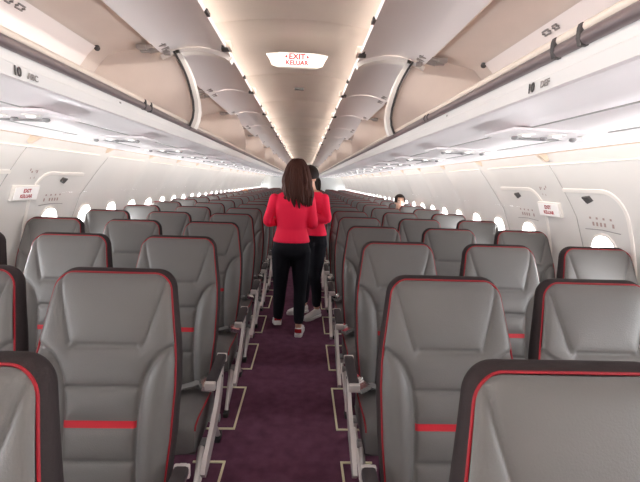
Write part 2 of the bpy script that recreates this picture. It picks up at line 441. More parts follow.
def make_bin(s, ya, yb, detail):
    L = yb-ya
    b = empty('overhead_bin', (0, ya, 0))
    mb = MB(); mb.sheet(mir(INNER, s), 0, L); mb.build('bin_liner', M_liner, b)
    # end plates between bins
    poly = INNER[:-1]+[(.528, 1.615)]+[p for p in FRONT[::-1]]
    for y in (.0, L-.012):
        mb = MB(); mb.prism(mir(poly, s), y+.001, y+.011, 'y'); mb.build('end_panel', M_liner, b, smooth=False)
    mb = MB(); mb.sheet(mir([(.530, 1.606), (.536, 1.602), (.537, 1.579), (.527, 1.5755), (.5255, 1.574), (.529, 1.548)], s), 0, L); mb.build('fascia', M_fascia, b, smooth=False)
    mb = MB(); mb.sheet(mir(BOTTOM, s), 0, L)
    bu = mb.build('bin_underside', M_under, b)
    for xx, zz_, ww in ((.984, 1.5355, .0065), (.752, 1.5425, .004), (.545, 1.558, .006)):
        sm = MB(); sm.box((s*xx, L/2, zz_), (ww, L-.004, .003)); sm.build('seam', M_joint, bu, smooth=False)
    # lip: pale bead over a bronze rail
    lip = MB(); lip.tube([(s*.530, .004, 1.630), (s*.530, L-.004, 1.630)], .0085, 10); l_ = lip.build('lip', M_lip, b)
    rl = MB(); rl.tube([(s*.532, .004, 1.612), (s*.532, L-.004, 1.612)], .0125, 10); rl.build('rail', M_rail, l_)
    nd = 2; dl = L/nd
    for k in range(nd):
        d0, d1 = k*dl+.006, (k+1)*dl-.006
        dm = MB(); dm.sheet(mir(DOOR, s), d0, d1, 1, .012*s)
        dr = dm.build('door', M_door, b)
        ln = MB(); ln.tube([(s*.668, d0, 1.974), (s*.668, d1, 1.974)], .006, 6); ln.build('hinge_line', M_white, dr)
        for yh in ((d0+.07, d1-.08) if detail else (d1-.06,)):
            hm = MB()
            for dy in (-.022, .022) if detail else (0,):
                hm.box((s*.665, yh+dy, 1.964), (.13, .018, .014), Matrix.Rotation(s*.16, 3, 'Y'), .004)
                hm.box((s*.715, yh+dy, 1.957), (.045, .026, .022), None, .005)
            hm.build('hinge', M_hinge, dr)
        if detail:
            em = MB(); em.box((s*.63, (d0+d1)/2+.38, 1.972), (.035, .05, .004)); em.build('placard', M_grey, dr, smooth=False)
        lm = MB(); yl = d1-.12
        lm.box((s*.306, yl, 1.972), (.03, .085, .035), None, .01); lt = lm.build('latch', M_lip, dr)
        lk = MB(); lk.box((s*.318, yl-.012, 1.962), (.028, .055, .022), None, .004); lk.build('latch_hook', M_mark, lt)
        lk = MB(); lk.box((s*.33, yl+.03, 1.966), (.03, .02, .018), None, .004); lk.build('latch_hook', M_mark, lt)
        lk = MB(); lk.box((s*.309, yl-.42, 1.962), (.014, .05, .014), None, .003); lk.build('door_catch', M_mark, dr)
    return b
DIV = [.25, 2.2]+[2.2+1.92*k for k in range(1, 8)]+[Y1-.02]
BINS = {}
for s in (-1, 1):
    protos = {}
    for i in range(len(DIV)-1):
        ya, yb = DIV[i], DIV[i+1]
        key = round(yb-ya, 3), i < 3
        if key in protos: b = copy_tree(protos[key]); b.location = (0, ya, 0)
        else: b = make_bin(s, ya, yb, i < 3); protos[key] = b
        nm = ['nearest open overhead bin on the %s, with row number and pale inner panel', 'second open overhead bin on the %s, just past the white arch'][i] % SIDE[s] if i < 2 else \
             'open overhead bin on the %s, %s one counted from the camera' % (SIDE[s], ORD[i])
        tag(b, nm, 'overhead bin', 'open overhead bins on the %s' % SIDE[s])
        BINS[s, i] = b
    # extras on the nearest bin (copied lists must not inherit them)
    b = BINS[s, 0]
    LN = [(.905, 1.938), (.940, 1.905), (.974, 1.86), (1.054, 1.758), (1.11, 1.70)]
    mb = MB(); mb.sheet(mir(LN, s), .02, 2.05-.25); p = mb.build('inner_panel', M_liner2, b); p['label'] = 'pale pinkish inner panel'
    k_ = MB(); k_.ell((s*.905, 1.81, 1.935), (.014, .014, .014), 10, 6); k_.build('knob', M_mark, b)
    for (yy, ww) in ((1.56-.25, .034), (1.505-.25, .022)):
        pl = MB()
        for q in (0, 1):
            pl.box((s*(.915+.012*q), yy, 1.922-.012*q), (.006, ww, .004)) 
            pl.box((s*.921, yy+(q-.5)*ww, 1.916), (.012, .003, .006))
        pl.build('bin_placard', M_grey, b, smooth=False)
    right = (0, 1, 0) if s < 0 else (0, -1, 0)
    yt = .885 if s < 0 else .90
    text_obj('row_number', '10', .026, M_mark, (s*.5245, yt-.25+s*-.028, 1.561), right, (0, 0, 1), b)
    text_obj('row_letters', 'ABC' if s < 0 else 'DEF', .018, M_grey, (s*.5245, yt-.25-s*.078, 1.560), right, (0, 0, 1), b)
    text_obj('row_letters', '=+', .012, M_grey, (s*.5350, 1.42-.25, 1.590), right, (0, 0, 1), b)
    # rail clips
    for yy in ((1.60, 1.66) if s < 0 else (.725, .80)):
        cm = MB(); cm.prism(mir([(.5208, 1.635), (.5188, 1.628), (.5185, 1.612), (.523, 1.599), (.540, 1.599), (.540, 1.636)], s), yy-.25-.005, yy-.25+.005, 'y'); cm.build('rail_clip', M_mark, b)
    if s > 0:
        for yy in (1.60, 1.64):
            cm = MB(); cm.tube([(s*.531, yy-.25-.003, 1.614), (s*.531, yy-.25+.003, 1.614)], .0140, 10); cm.build('rail_clip', M_mark, b)
    # white arch frame between the first two bins
    fr = empty('bin_end_frame', (0, 2.2, 0))
    tag(fr, 'white curved arch frame closing the end of the nearest %s overhead bin' % SIDE[s], 'frame', 'arch frames between the bins')
    A = [(x-.006, z) for x, z in FRONT]
    mb = MB()
    mb.sheet(mir(A, s), -.03, .03, 1, -.03*s); mb.build('side_arch', M_white, fr)
    mb = MB(); mb.sheet(mir([(x-.0015, z) for x, z in A], s), -.037, -.031, 1, -.010*s); mb.build('door_seal', M_mark, fr)
    B = [(x, z-.020) for x, z in DOOR]
    mb = MB(); mb.sheet(mir(B, s), -.03, .03, 1, .019*s); mb.build('ceiling_arch', M_white, fr)
    hm = MB()
    for dy in (-.065, -.042): hm.box((s*.66, dy, 1.962), (.085, .012, .012), Matrix.Rotation(s*.2, 3, 'Y'), .003)
    hm.box((s*.62, -.035, 1.955), (.03, .03, .02), None, .006); hm.build('hinge_bracket', M_hinge, fr)

# passenger service units under the bins
def make_psu():
    p = empty('passenger_service_unit')
    mb = MB(); mb.box((0, 0, .003), (.36, .21, .010), None, .004); mb.build('panel', M_under, p)
    for k in (-1, 0, 1):
        r = MB(); r.disc((k*.10, -.03, -.003), .026, 14, 'z', .006); rl = r.build('reading_light', M_white, p)
        l = MB(); l.ell((k*.10, -.03, -.0075), (.013, .013, .004), 12, 6); l.build('lens', M_lens, rl)
        n = MB(); n.ell((k*.10, .045, -.007), (.012, .012, .008), 10, 6); n.build('air_nozzle', M_shell, p)
    q = MB(); q.box((.0, .085, -.006), (.14, .022, .004)); q.build('sign_lens', M_shell, p, smooth=False)
    return p
psu = make_psu(); first = True
for s in (-1, 1):
    for k in range(0, 22):
        o = psu if first else copy_tree(psu); first = False
        o.location = (s*.87, 1.37+.737*k, 1.5335)
        tag(o, 'white reading light and air nozzle panel under the %s bins, %s from the camera' % (SIDE[s], ORD[k]), 'service panel', 'passenger service units under the %s bins' % SIDE[s])

# ceiling exit sign, smoke sensor
e = empty('exit_sign', (.008, 2.34, 2.0)); tag(e, 'white exit sign with red lettering hanging from the ceiling above the aisle', 'sign')
tilt = Matrix.Rotation(radians(-12), 3, 'X')
mb = MB(); mb.box((0, .02, -.004), (.215, .03, .085), tilt, .008); mb.build('housing', M_ceil, e)
for s in (-1, 1):
    mb = MB(); mb.add([(s*.107, .0, -.042), (s*.107, .012, .036), (s*.165, .02, .030), (s*.15, .016, .005), (s*.135, .008, -.03),
                       (s*.107, .05, -.03), (s*.107, .06, .036), (s*.165, .05, .030), (s*.15, .045, .005), (s*.135, .04, -.03)],
                      [(0, 1, 2, 3, 4), (5, 6, 7, 8, 9), (0, 1, 6, 5), (1, 2, 7, 6), (2, 3, 8, 7), (3, 4, 9, 8), (4, 0, 5, 9)])
    mb.build('fairing', M_ceil, e, smooth=False)
fm = MB(); fm.box(Vector((0, .02, -.004))+tilt @ Vector((0, -.0165, 0)), (.195, .003, .074), tilt); fm.build('sign_face', M_sign, e, smooth=False)
fo = Vector((0, .02, -.004))+tilt @ Vector((0, -.0185, 0)); up = tilt @ Vector((0, 0, 1))
text_obj('lettering', 'EXIT', .043, M_red, fo+up*.016, (1, 0, 0), up, e)
text_obj('lettering', 'KELUAR', .033, M_red, fo-up*.018, (1, 0, 0), up, e)
for s in (-1, 1):
    am = MB(); q = [fo+up*.016+Vector((s*(.052+dx), 0, 0))+up*dz for dx, dz in ((.014, 0), (0, .009), (0, -.009))]
    am.add(q, [(0, 1, 2)]); am.build('arrow', M_red, e, smooth=False)
mb = MB(); mb.box((.005, 3.28, 2.046), (.07, .04, .012), None, .004); o = mb.build('smoke_sensor', M_mark); tag(o, 'small dark rectangular sensor set in the ceiling beyond the exit sign', 'sensor')

# ------------------------------------------------------------------ seats
ZT, ZL = 1.062, .385
def zm(z): return ZT-(ZT-z)*.917
def zmap(t): return [(zm(a), b) for a, b in t]
WT = zmap([(.34, .180), (.45, .190), (.56, .199), (.72, .2045), (.80, .2015), (.846, .197), (.90, .189), (.97, .179), (1.02, .172), (1.062, .166)])
CR = .045
def hw(z):
    w = interp(WT, z)
    if z > ZT-CR: w = w-CR+sqrt(max(0, CR*CR-(z-(ZT-CR))**2))
    return w
def yb_(z):  # front plane of the backrest
    return .25*(z-ZT) - .018*sin(pi*max(0, min(1, (z-.4)/.5)))*0 + .02*((z-.7)/.36)**2 - .02
INN = zmap([(.34, .112), (.42, .107), (.5, .103), (.65, .104), (.72, .111), (.75, .118), (.79, .134), (.82, .157), (.838, .182), (.85, .21)])
HSIDE = zmap([(.84, .090), (.843, .099), (.849, .106), (.858, .111), (.875, .116), (.93, .130), (.985, .145), (1.03, .154), (1.07, .158)])
ZH, ZA, ZS0, ZS1, ZB = zm(.84), zm(.718), zm(.597), zm(.619), zm(.495)
def region(x, z):
    ax = abs(x)
    if z < ZH+.01 and ax > interp(INN, z): return 'L' if x < 0 else 'R'
    if z > ZH and ax < interp(HSIDE, z): return 'H'
    if ZS0 <= z <= ZS1 and ax < interp(INN, z): return 'S'
    return 'C'
def pillow(d, w, h): return h*(1-exp(-max(0, d)/w))
def bulge(x, z):
    ax = abs(x); w = hw(z); e = max(0, w-ax); et = max(0, ZT-z)
    edge = min(e, et)
    base = pillow(edge, .010, .014)
    inn = interp(INN, z); hs = interp(HSIDE, z)
    if z < ZH+.01 and ax > inn:
        d = min(ax-inn, w-ax+.004)
        t = max(0, min(1, (ax-inn)/max(.01, w-inn)))
        return base*.5-.004+pillow(d, .012, .022)*min(1, (ZH+.02-z)/.05)+.016*sin(pi*t)*min(1, (ZH+.02-z)/.12)
    if z > ZH and ax < hs:
        d = min(hs-ax, z-ZH)
        return base-.004+pillow(d, .004, .006)+pillow(d, .03, .010)
    dd = []
    if z <= ZH+.01: dd.append(inn-ax)
    if z > ZH-.04:
        dd.append(abs(z-ZH)+max(0, ax-.10) if z < ZH else max(0, ax-hs))
    zc_ = (ZS0+ZS1)/2; hs_ = (ZS1-ZS0)/2
    dd += [abs(z-ZA), abs(z-zc_)-hs_ if abs(z-zc_) > hs_ else .004, abs(z-ZB)]
    d = max(0, min(dd))
    return base-.004+pillow(d, .0035, .006)+pillow(d, .02, .008)
NX = 76
zs = []
z = ZL
while z < ZT-CR: zs.append(z); z += .0072
for k in range(9): zs.append(ZT-CR+CR*sin(pi/2*k/8.0*.985))
# snap rows onto the seams so that part borders are straight
for target in (ZS0, ZS1, ZH, ZA, ZB):
    i = min(range(len(zs)), key=lambda q: abs(zs[q]-target)); zs[i] = target
zs = sorted(set(zs))
GR = []
for z in zs:
    w = hw(z); row = []
    for i in range(NX+1):
        u = -1+2*i/NX; u = math.copysign(abs(u)**.92, u)
        row.append(u*w)
    # snap to the curved seams
    for tab, lo, hi in ((INN, 0, ZH+.008), (HSIDE, ZH+.0001, 2)):
        if lo <= z <= hi:
            t = interp(tab, z)
            if t < w-.004:
                for sg in (-1, 1):
                    i = min(range(1, NX), key=lambda q: abs(row[q]-sg*t)); row[i] = sg*t
    GR.append(row)
def front_pt(x, z): return Vector((x, yb_(z)-bulge(x, z), z))
PV = [[front_pt(x, z) for x in row] for row, z in zip(GR, zs)]
parts = {k: ([], {}) for k in 'LRHSC'}
for j in range(len(zs)-1):
    for i in range(NX):
        xm = (GR[j][i]+GR[j][i+1]+GR[j+1][i]+GR[j+1][i+1])/4; zm = (zs[j]+zs[j+1])/2
        parts[region(xm, zm)][0].append(((j, i), (j, i+1), (j+1, i+1), (j+1, i)))
# smooth normals over the whole front, shared by the parts
allv = {}; AV = []; AF = []
for j in range(len(zs)):
    for i in range(NX+1): allv[j, i] = len(AV); AV.append(PV[j][i])
for k in parts: AF += [tuple(allv[q] for q in f) for f in parts[k][0]]
tmp = bpy.data.meshes.new('tmp'); tmp.from_pydata([tuple(v) for v in AV], [], AF); tmp.update()
VN = [tuple(v.normal) for v in tmp.vertices]; bpy.data.meshes.remove(tmp)
def part_mesh(name, keys, mt):
    idx = {}; vs = []; ns = []; fs = []
    for k in keys:
        for f in parts[k][0]:
            q = []
            for c in f:
                g = allv[c]
                if g not in idx: idx[g] = len(vs); vs.append(tuple(AV[g])); ns.append(VN[g])
                q.append(idx[g])
            fs.append(tuple(q))
    me = bpy.data.meshes.new(name); me.from_pydata(vs, [], fs); me.materials.append(mt)
    me.polygons.foreach_set('use_smooth', [True]*len(fs)); me.update()
    me.normals_split_custom_set_from_vertices(ns)
    return me
ME = {'C': part_mesh('backrest', 'C', M_leather), 'H': part_mesh('headrest_panel', 'H', M_leather), 'L': part_mesh('side_bolster', 'L', M_leather),
      'R': part_mesh('side_bolster', 'R', M_leather), 'S': part_mesh('accent_stripe', 'S', M_stripe)}
# outline of the backrest, bottom left over the top to bottom right
half = [(hw(z), z) for z in ([ZL+(ZT-CR-ZL)*k/26 for k in range(26)]+[ZT-CR+CR*sin(pi/2*k/8) for k in range(9)])]
wtop = half[-1][0]
OUT = [(-x, z) for x, z in half]+[(-wtop+2*wtop*k/10, ZT) for k in range(1, 10)]+[(x, z) for x, z in half[::-1]]
def inset(pts, d):
    res = []
    for i, (x, z) in enumerate(pts):
        a = pts[max(0, i-1)]; b = pts[min(len(pts)-1, i+1)]; tx, tz = b[0]-a[0], b[1]-a[1]; l = sqrt(tx*tx+tz*tz)
        res.append((x+tz/l*d, z-tx/l*d))
    return res
def bt(z): return interp([(.34, .075), (.6, .08), (.9, .062), (1.062, .05)], z)   # thickness
g = MB()
rings = []
for d, dep in ((.0, -.002), (-.007, .006), (-.010, .02), (-.009, .6), (-.002, .9), (.012, 1.0)):
    pts = inset(OUT, d); rings.append([(x, yb_(min(z, ZT))+(dep if abs(dep) < .1 else dep*bt(z)), z) for (x, z) in pts])
g.loft(rings, closed=False); ME['B'] = g.mesh('side_border'); ME['B'].materials.append(M_border)
g = MB(); pts = inset(OUT, -.001); g.tube([(x, yb_(min(z, ZT))-.003, z) for x, z in pts], .0030, 6); ME['P'] = g.mesh('piping'); ME['P'].materials.append(M_pipe)
g = MB(); pts = inset(OUT, .010); n = len(pts)//2
rows = []
for k in range(n): a, b = pts[k], pts[-1-k]; rows.append([(a[0]+(b[0]-a[0])*t, yb_(a[1])+bt(a[1])+.006*sin(pi*t), a[1]+(b[1]-a[1])*t) for t in (0, .1, .3, .5, .7, .9, 1)])
g.loft(rows, closed=False)
g.box((0, yb_(.70)+bt(.7)+.014, .70), (.34, .02, .23), Matrix.Rotation(-.235, 3, 'X'), .008)
ME['K'] = g.mesh('back_shell'); ME['K'].materials.append(M_shell)
# cushion
def cush():
    g = MB(); secs = []
    prof = [(-.490, .250), (-.515, .265), (-.522, .30), (-.515, .355), (-.503, .382), (-.48, .397), (-.44, .402), (-.36, .398), (-.28, .388), (-.20, .380), (-.14, .384)]
    for i in range(21):
        u = -1+2*i/20; x = u*.198; k = 1-abs(u)**6
        sec = []
        for (y, zz) in prof:
            t = smooth01(.36, .402, zz); bol = .010*exp(-((abs(u)-.72)/.16)**2)*t
            sec.append((x, y+(.02*(1-k) if y < -.47 else 0), zz-.022*(1-k)*t+bol))
        secs.append(sec)
    g.loft(secs, closed=False)
    for s in (-1, 1):
        e = secs[0 if s < 0 else -1]; g.add([(p[0], p[1], p[2]) for p in e]+[(e[-1][0], -.14, .25)], [tuple(range(len(e)+1))])
    g.add([(-.198, -.49, .25), (.198, -.49, .25), (.198, -.10, .25), (-.198, -.10, .25)], [(0, 1, 2, 3)])
    return g, secs
g, secs = cush(); ME['U'] = g.mesh('seat_cushion'); ME['U'].materials.append(M_leather)
for e, nm in ((secs[0], 'UP'), (secs[-1], 'UQ')):
    g = MB(); g.tube([(p[0]*1.005, p[1], p[2]) for p in e[3:]], .0038, 6)
    ME[nm] = g.mesh('piping'); ME[nm].materials.append(M_pipe)
def arm_meshes(sx):
    x = sx*.245
    pad = MB(); pad.box((x, -.295, .527), (.042, .24, .030), Matrix.Rotation(.06, 3, 'X'), .009)
    cap = MB(); cap.box((x, -.425, .513), (.046, .022, .034), Matrix.Rotation(.06, 3, 'X'), .006); cap.box((x, -.178, .529), (.046, .016, .04), None, .005)
    cap.box((x-sx*.0, -.30, .508), (.03, .25, .016), Matrix.Rotation(.06, 3, 'X'), .004)
    return pad, cap
def plate_mesh(sx):
    xa = sx*.246; th = .018
    a = [(-.165, .545), (-.19, .44), (-.215, .38), (-.275, .315), (-.38, .255), (-.50, .205), (-.55, .195)]
    b = [(-.215, .545), (-.245, .46), (-.27, .415), (-.325, .365), (-.42, .315), (-.525, .265), (-.575, .225)]
    g = MB(); secs = []
    for (p, q) in zip(a, b):
        c0 = (q[0]+(p[0]-q[0])*.15, q[1]+(p[1]-q[1])*.15); c1 = (p[0]+(q[0]-p[0])*.15, p[1]+(q[1]-p[1])*.15)
        secs.append([(xa-th/2, *q), (xa+th/2, *q), (xa+th/2, *p), (xa-th/2, *p)])
    g.loft(secs)
    hol = MB()
    for (yy, zz) in ((-.20, .50), (-.225, .46)): hol.disc((xa, yy, zz), .006, 8, 'x', th+.004)
    return g, hol
ARM = {}
for sx in (-1, 1):
    pad, cap = arm_meshes(sx); p = pad.mesh('armrest'); p.materials.append(M_armpad); c = cap.mesh('armrest_cap'); c.materials.append(M_silver)
    pl, ho = plate_mesh(sx); q = pl.mesh('side_bracket'); q.materials.append(M_silver); h = ho.mesh('bolt'); h.materials.append(M_mark)
    ARM[sx] = (p, c, q, h)
def strap(path):
    g = MB(); secs = []
    P = [Vector(p) for p in path]
    for i, p in enumerate(P):
        d = P[min(i+1, len(P)-1)]-P[max(0, i-1)]; w = Vector((-d.y, d.x, 0)).normalized()*.021; h = Vector((0, 0, .004))
        secs.append([p-w, p+w, p+w+h, p-w+h])
    g.loft(secs); return g
def belt(sx):
    a = strap([(sx*.185, -.165, .41), (sx*.165, -.20, .424), (sx*.12, -.235, .418), (sx*.04, -.27, .409), (-sx*.02, -.29, .408)]).mesh('seatbelt')
    b = strap([(-sx*.185, -.165, .41), (-sx*.15, -.20, .424), (-sx*.09, -.215, .415), (-sx*.03, -.225, .410)]).mesh('seatbelt')
    b2 = MB(); R_ = Matrix.Rotation(.35*sx, 3, 'Y') @ Matrix.Rotation(.4, 3, 'Z')
    b2.loft([[Vector((sx*.188, -.255, .432))+R_ @ Vector((x, y, z)) for x, y in ((-.026, -.04), (.026, -.04), (.030, 0), (.022, .045), (-.022, .045), (-.030, 0))] for z in (-.011, .011)])
    b2.box((sx*.197, -.20, .446), (.03, .045, .014), R_, .004)
    for q in (a, b): q.materials.append(M_belt)
    c = b2.mesh('buckle'); c.materials.append(M_chrome)
    return a, b, c
BELT = {-1: belt(-1), 1: belt(1)}
def make_seat(aisle, others):
    """aisle: side (+1/-1) carrying the aisle armrest with bracket, or 0; others: sides with a plain armrest"""
    r = empty('airline_seat')
    bk = link('backrest', ME['C'], r)
    for k, nm in (('H', 'headrest_panel'), ('L', 'side_bolster'), ('R', 'side_bolster'), ('S', 'accent_stripe'), ('B', 'side_border'), ('P', 'piping')):
        c = link(nm, ME[k], bk)
        if k == 'S': c['label'] = 'red stripe across the back'
        if k == 'P': c['label'] = 'red piping'
    link('back_shell', ME['K'], r)
    cu = link('seat_cushion', ME['U'], r); 
    for q in ('UP', 'UQ'): link('piping', ME[q], cu)['label'] = 'red piping'
    for sx in ([aisle] if aisle else [])+list(others):
        p, c, q, h = ARM[sx]
        a = link('armrest', p, r); link('armrest_cap', c, a)['label'] = 'silver armrest cap'
        if sx == aisle: bb = link('side_bracket', q, r); link('bolt', h, bb)
    a, b, c = BELT[aisle or 1]; sb = link('seatbelt', a, r); link('seatbelt', b, r); link('buckle', c, sb)['label'] = 'silver buckle'
    return r
SX = {'aisle': .543, 'middle': 1.06, 'window': 1.568}
SXN = {-1: {'aisle': .504, 'middle': .972, 'window': 1.54}, 1: {'aisle': .520, 'middle': 1.008, 'window': 1.545}}
def ROWY(k): return .63 if k == -1 else 1.275 if k == 0 else ROW0+PITCHY*k
PITCHY, ROW0 = .737, 1.316
NROW = 21
PROTO = {}
# far rows: the same seat as one mesh with material slots
def far_mesh():
    mats = [M_leather, M_stripe, M_border, M_pipe, M_shell]
    src = [(ME['C'], 0), (ME['H'], 0), (ME['L'], 0), (ME['R'], 0), (ME['S'], 1), (ME['B'], 2), (ME['P'], 3), (ME['K'], 4), (ME['U'], 0)]
    me = bpy.data.meshes.new('airline_seat'); vs = []; fs = []; mi = []
    for q, i in src:
        n = len(vs); vs += [tuple(v.co) for v in q.vertices]
        for p in q.polygons: fs.append(tuple(v+n for v in p.vertices)); mi.append(i)
    me.from_pydata(vs, [], fs)
    for x in mats: me.materials.append(x)
    me.polygons.foreach_set('material_index', mi); me.polygons.foreach_set('use_smooth', [True]*len(fs)); me.update()
    return me
FAR = None
def seat_label(s, pos, k):
    n = ORD[k+1]
    where = {'aisle': 'aisle-side seat', 'middle': 'middle seat', 'window': 'window-side seat'}[pos]
    if k == -1: return 'grey leather seat with red piping cut off by the bottom %s corner, nearest of all' % SIDE[s]
    return 'grey leather %s with red piping, %s block, %s row from the camera' % (where, SIDE[s], n)
SKIP = {(-1, 'middle', -1), (-1, 'window', -1), (1, 'middle', -1), (1, 'window', -1), (-1, 'window', 0), (1, 'window', 0)}
for k in range(-1, NROW+1):
    for s in (-1, 1):
        for pos in ('aisle', 'middle', 'window'):
            if (s, pos, k) in SKIP: continue
            if k <= 10:
                key = (s, pos)
                if key not in PROTO:
                    o = make_seat(-s if pos == 'aisle' else 0, (s,) if pos != 'window' else ())
                    PROTO[key] = o
                else: o = copy_tree(PROTO[key])
            else:
                if FAR is None: FAR = far_mesh()
                o = link('airline_seat', FAR)
            xs = SXN[s] if k <= 0 else SX
            o.location = (s*xs[pos], ROWY(k), 0)
            tag(o, seat_label(s, pos, k), 'seat', 'grey airline seats in the %s block' % SIDE[s])
# seat frames: beams and legs under each block of three
def make_frame(s):
    r = empty('seat_frame')
    g = MB()
    for y in (-.36, -.17): g.tube([(-.72, y, .218), (.74, y, .218)], .019, 8)
    g.build('beam', M_shell, r)
    for x in (-s*.70, s*.42):
        xx = x
        f = MB(); f.tube([(xx, -.36, .215), (xx, -.52, .03)], [.014, .011], 8); fl = f.build('leg', M_silver, r)
        t = MB(); t.box((xx, -.525, .018), (.03, .06, .03), None, .006); t.build('foot', M_dark, fl)
        b = MB(); b.tube([(xx, -.17, .215), (xx, -.02, .03)], .014, 8); bl = b.build('leg', M_silver, r)
        t = MB(); t.box((xx, -.015, .018), (.03, .07, .03), None, .006); t.build('foot', M_dark, bl)
        c = MB(); c.tube([(xx, -.48, .05), (xx, -.12, .16)], .010, 6); c.build('brace', M_silver, r)
    return r
FP = {}
for k in range(0, 9):
    for s in (-1, 1):
        if s in FP: o = copy_tree(FP[s])
        else: o = make_frame(s); FP[s] = o
        o.location = (s*(1.03 if k < 1 else 1.05), ROWY(k), 0)
        tag(o, 'metal frame and legs under the %s block of seats, %s row from the camera' % (SIDE[s], ORD[k+1]), 'seat frame', 'seat frames on the %s' % SIDE[s])
# glow strip brackets along the aisle
def make_bracket(s):
    g = MB(); w = .011
    g.box((s*.284, 0, .003), (w, .474, .006)); g.box((s*(.284+.075), -.237+w/2, .003), (.15, w, .006)); g.box((s*(.284+.075), .237-w/2, .003), (.15, w, .006))
    return g.build('floor_marking', M_strip, smooth=False)
for s in (-1, 1):
    o0 = None
    for k in range(0, 15):
        if o0 is None: o = o0 = make_bracket(s)
        else: o = o0.copy(); COL.objects.link(o)
        o.location = (0, 1.6284+.737*k, 0)
        tag(o, 'pale floor marking bracket on the purple carpet, %s side of the aisle, %s from the camera' % (SIDE[s], ORD[k]), 'floor marking', 'floor markings on the %s' % SIDE[s])

# ------------------------------------------------------------------ people
def ring(c, rx, ry, ax, ay, n=16):
    c = Vector(c); return [c+Vector(ax)*rx*cos(2*pi*k/n)+Vector(ay)*ry*sin(2*pi*k/n) for k in range(n)]
def limb(mb, pts, n=12, flat=1.0, ref=(0, 1, 0)):
    """pts: list of (x,y,z,r); a smooth tapering limb with round ends"""
    P = [Vector(p[:3]) for p in pts]; R = [p[3] for p in pts]
    # resample with Catmull-Rom
    Q = []; S = []
    for i in range(len(P)-1):
        p0, p1, p2, p3 = P[max(0, i-1)], P[i], P[i+1], P[min(len(P)-1, i+2)]
        for k in range(5):
            t = k/5; Q.append(.5*((2*p1)+(p2-p0)*t+(2*p0-5*p1+4*p2-p3)*t*t+(3*p1-p0-3*p2+p3)*t**3)); S.append(R[i]+(R[i+1]-R[i])*t)
    Q.append(P[-1]); S.append(R[-1])
    d0 = (Q[1]-Q[0]).normalized(); d1 = (Q[-1]-Q[-2]).normalized()
    Q = [Q[0]-d0*S[0]*.9, Q[0]-d0*S[0]*.6]+Q+[Q[-1]+d1*S[-1]*.6, Q[-1]+d1*S[-1]*.9]; S = [S[0]*.35, S[0]*.8]+S+[S[-1]*.8, S[-1]*.35]
    secs = []; rf = Vector(ref)
    for i, q in enumerate(Q):
        t = (Q[min(i+1, len(Q)-1)]-Q[max(0, i-1)]).normalized()
        b = (rf-t*rf.dot(t))
        if b.length < .05: b = (Vector((1, 0, 0))-t*t.x)
        b.normalize(); a = t.cross(b)
        secs.append(ring(q, S[i], S[i]*flat, a, b, n))
    mb.loft(secs)
def remesh(mb, name, voxel, smooth_it=4):
    me = mb.mesh(name, smooth=False); o = link(name, me)
    md = o.modifiers.new('r', 'REMESH'); md.mode = 'VOXEL'; md.voxel_size = voxel
    if smooth_it: sm = o.modifiers.new('s', 'SMOOTH'); sm.iterations = smooth_it; sm.factor = .5
    dg = bpy.context.evaluated_depsgraph_get(); dg.update()
    out = bpy.data.meshes.new_from_object(o.evaluated_get(dg)); bpy.data.objects.remove(o); bpy.data.meshes.remove(me)
    out.name = name; out.polygons.foreach_set('use_smooth', [True]*len(out.polygons)); out.materials.clear()
    return out
def add_hand(mb, wrist, d, palm_n, side, k=.9):
    """wrist point, direction d, palm normal, side +1/-1 for the thumb"""
    d = Vector(d).normalized(); n = Vector(palm_n); n = (n-d*n.dot(d)).normalized(); w = d.cross(n)*side
    W = Vector(wrist)
    limb(mb, [(*(W), .022*k), (*(W+d*.03*k), .026*k), (*(W+d*.075*k), .030*k)], 10, .55, n)
    for i, (off, ln) in enumerate(((-.027, .052), (-.009, .066), (.009, .072), (.027, .064))):
        b = W+d*.075*k+w*off*k; c1 = b+d*ln*.45*k+n*.008*k; c2 = c1+d*ln*.33*k+n*.018*k; c3 = c2+d*ln*.15*k+n*.022*k
        limb(mb, [(*b, .0092*k), (*c1, .0085*k), (*c2, .0078*k), (*c3, .0066*k)], 8)
    b = W+d*.02*k+w*.024*k; c1 = b+d*.03*k+w*.026*k+n*.01*k; c2 = c1+d*.03*k+w*.004*k+n*.012*k
    limb(mb, [(*b, .012*k), (*c1, .0105*k), (*c2, .008*k)], 8)
def head_parts(mb, c, R, hs=1.0):
    """skull, jaw, nose, ears into mb; c = head centre (eye level), R = 3x3 orientation (local y = face)"""
    c = Vector(c)
    def T(p): return c+R @ (Vector(p)*hs)
    mb.ell(T((0, -.012, .022)), (.072*hs, .088*hs, .082*hs), 18, 12, R)
    secs = []
    for z, hx, y0, y1 in ((.03, .066, -.06, .078), (0, .064, -.055, .080), (-.03, .060, -.045, .080), (-.06, .050, -.03, .078), (-.085, .034, .0, .074), (-.097, .018, .03, .066)):
        secs.append([T((hx*cos(2*pi*k/16), (y0+y1)/2+(y1-y0)/2*sin(2*pi*k/16), z)) for k in range(16)])
    mb.loft(secs)
    mb.loft([[T((x*q, y, z)) for x, y, z in ((-.008, .076, .005), (.008, .076, .005), (.014, .079, -.032), (-.014, .079, -.032))] if q == 1 else
             [T((x, y, z)) for x, y, z in ((-.005, .086, .0), (.005, .086, .0), (.007, .098, -.028), (-.007, .098, -.028))] for q in (1, 2)])
    for s in (-1, 1): mb.ell(T((s*.071, -.012, -.012)), (.009*hs, .018*hs, .030*hs), 8, 6, R)
    for s in (-1, 1): mb.ell(T((s*.028, .072, .024)), (.020*hs, .008*hs, .006*hs), 8, 5, R)   # brow
    mb.ell(T((0, .078, -.055)), (.022*hs, .008*hs, .006*hs), 8, 5, R)
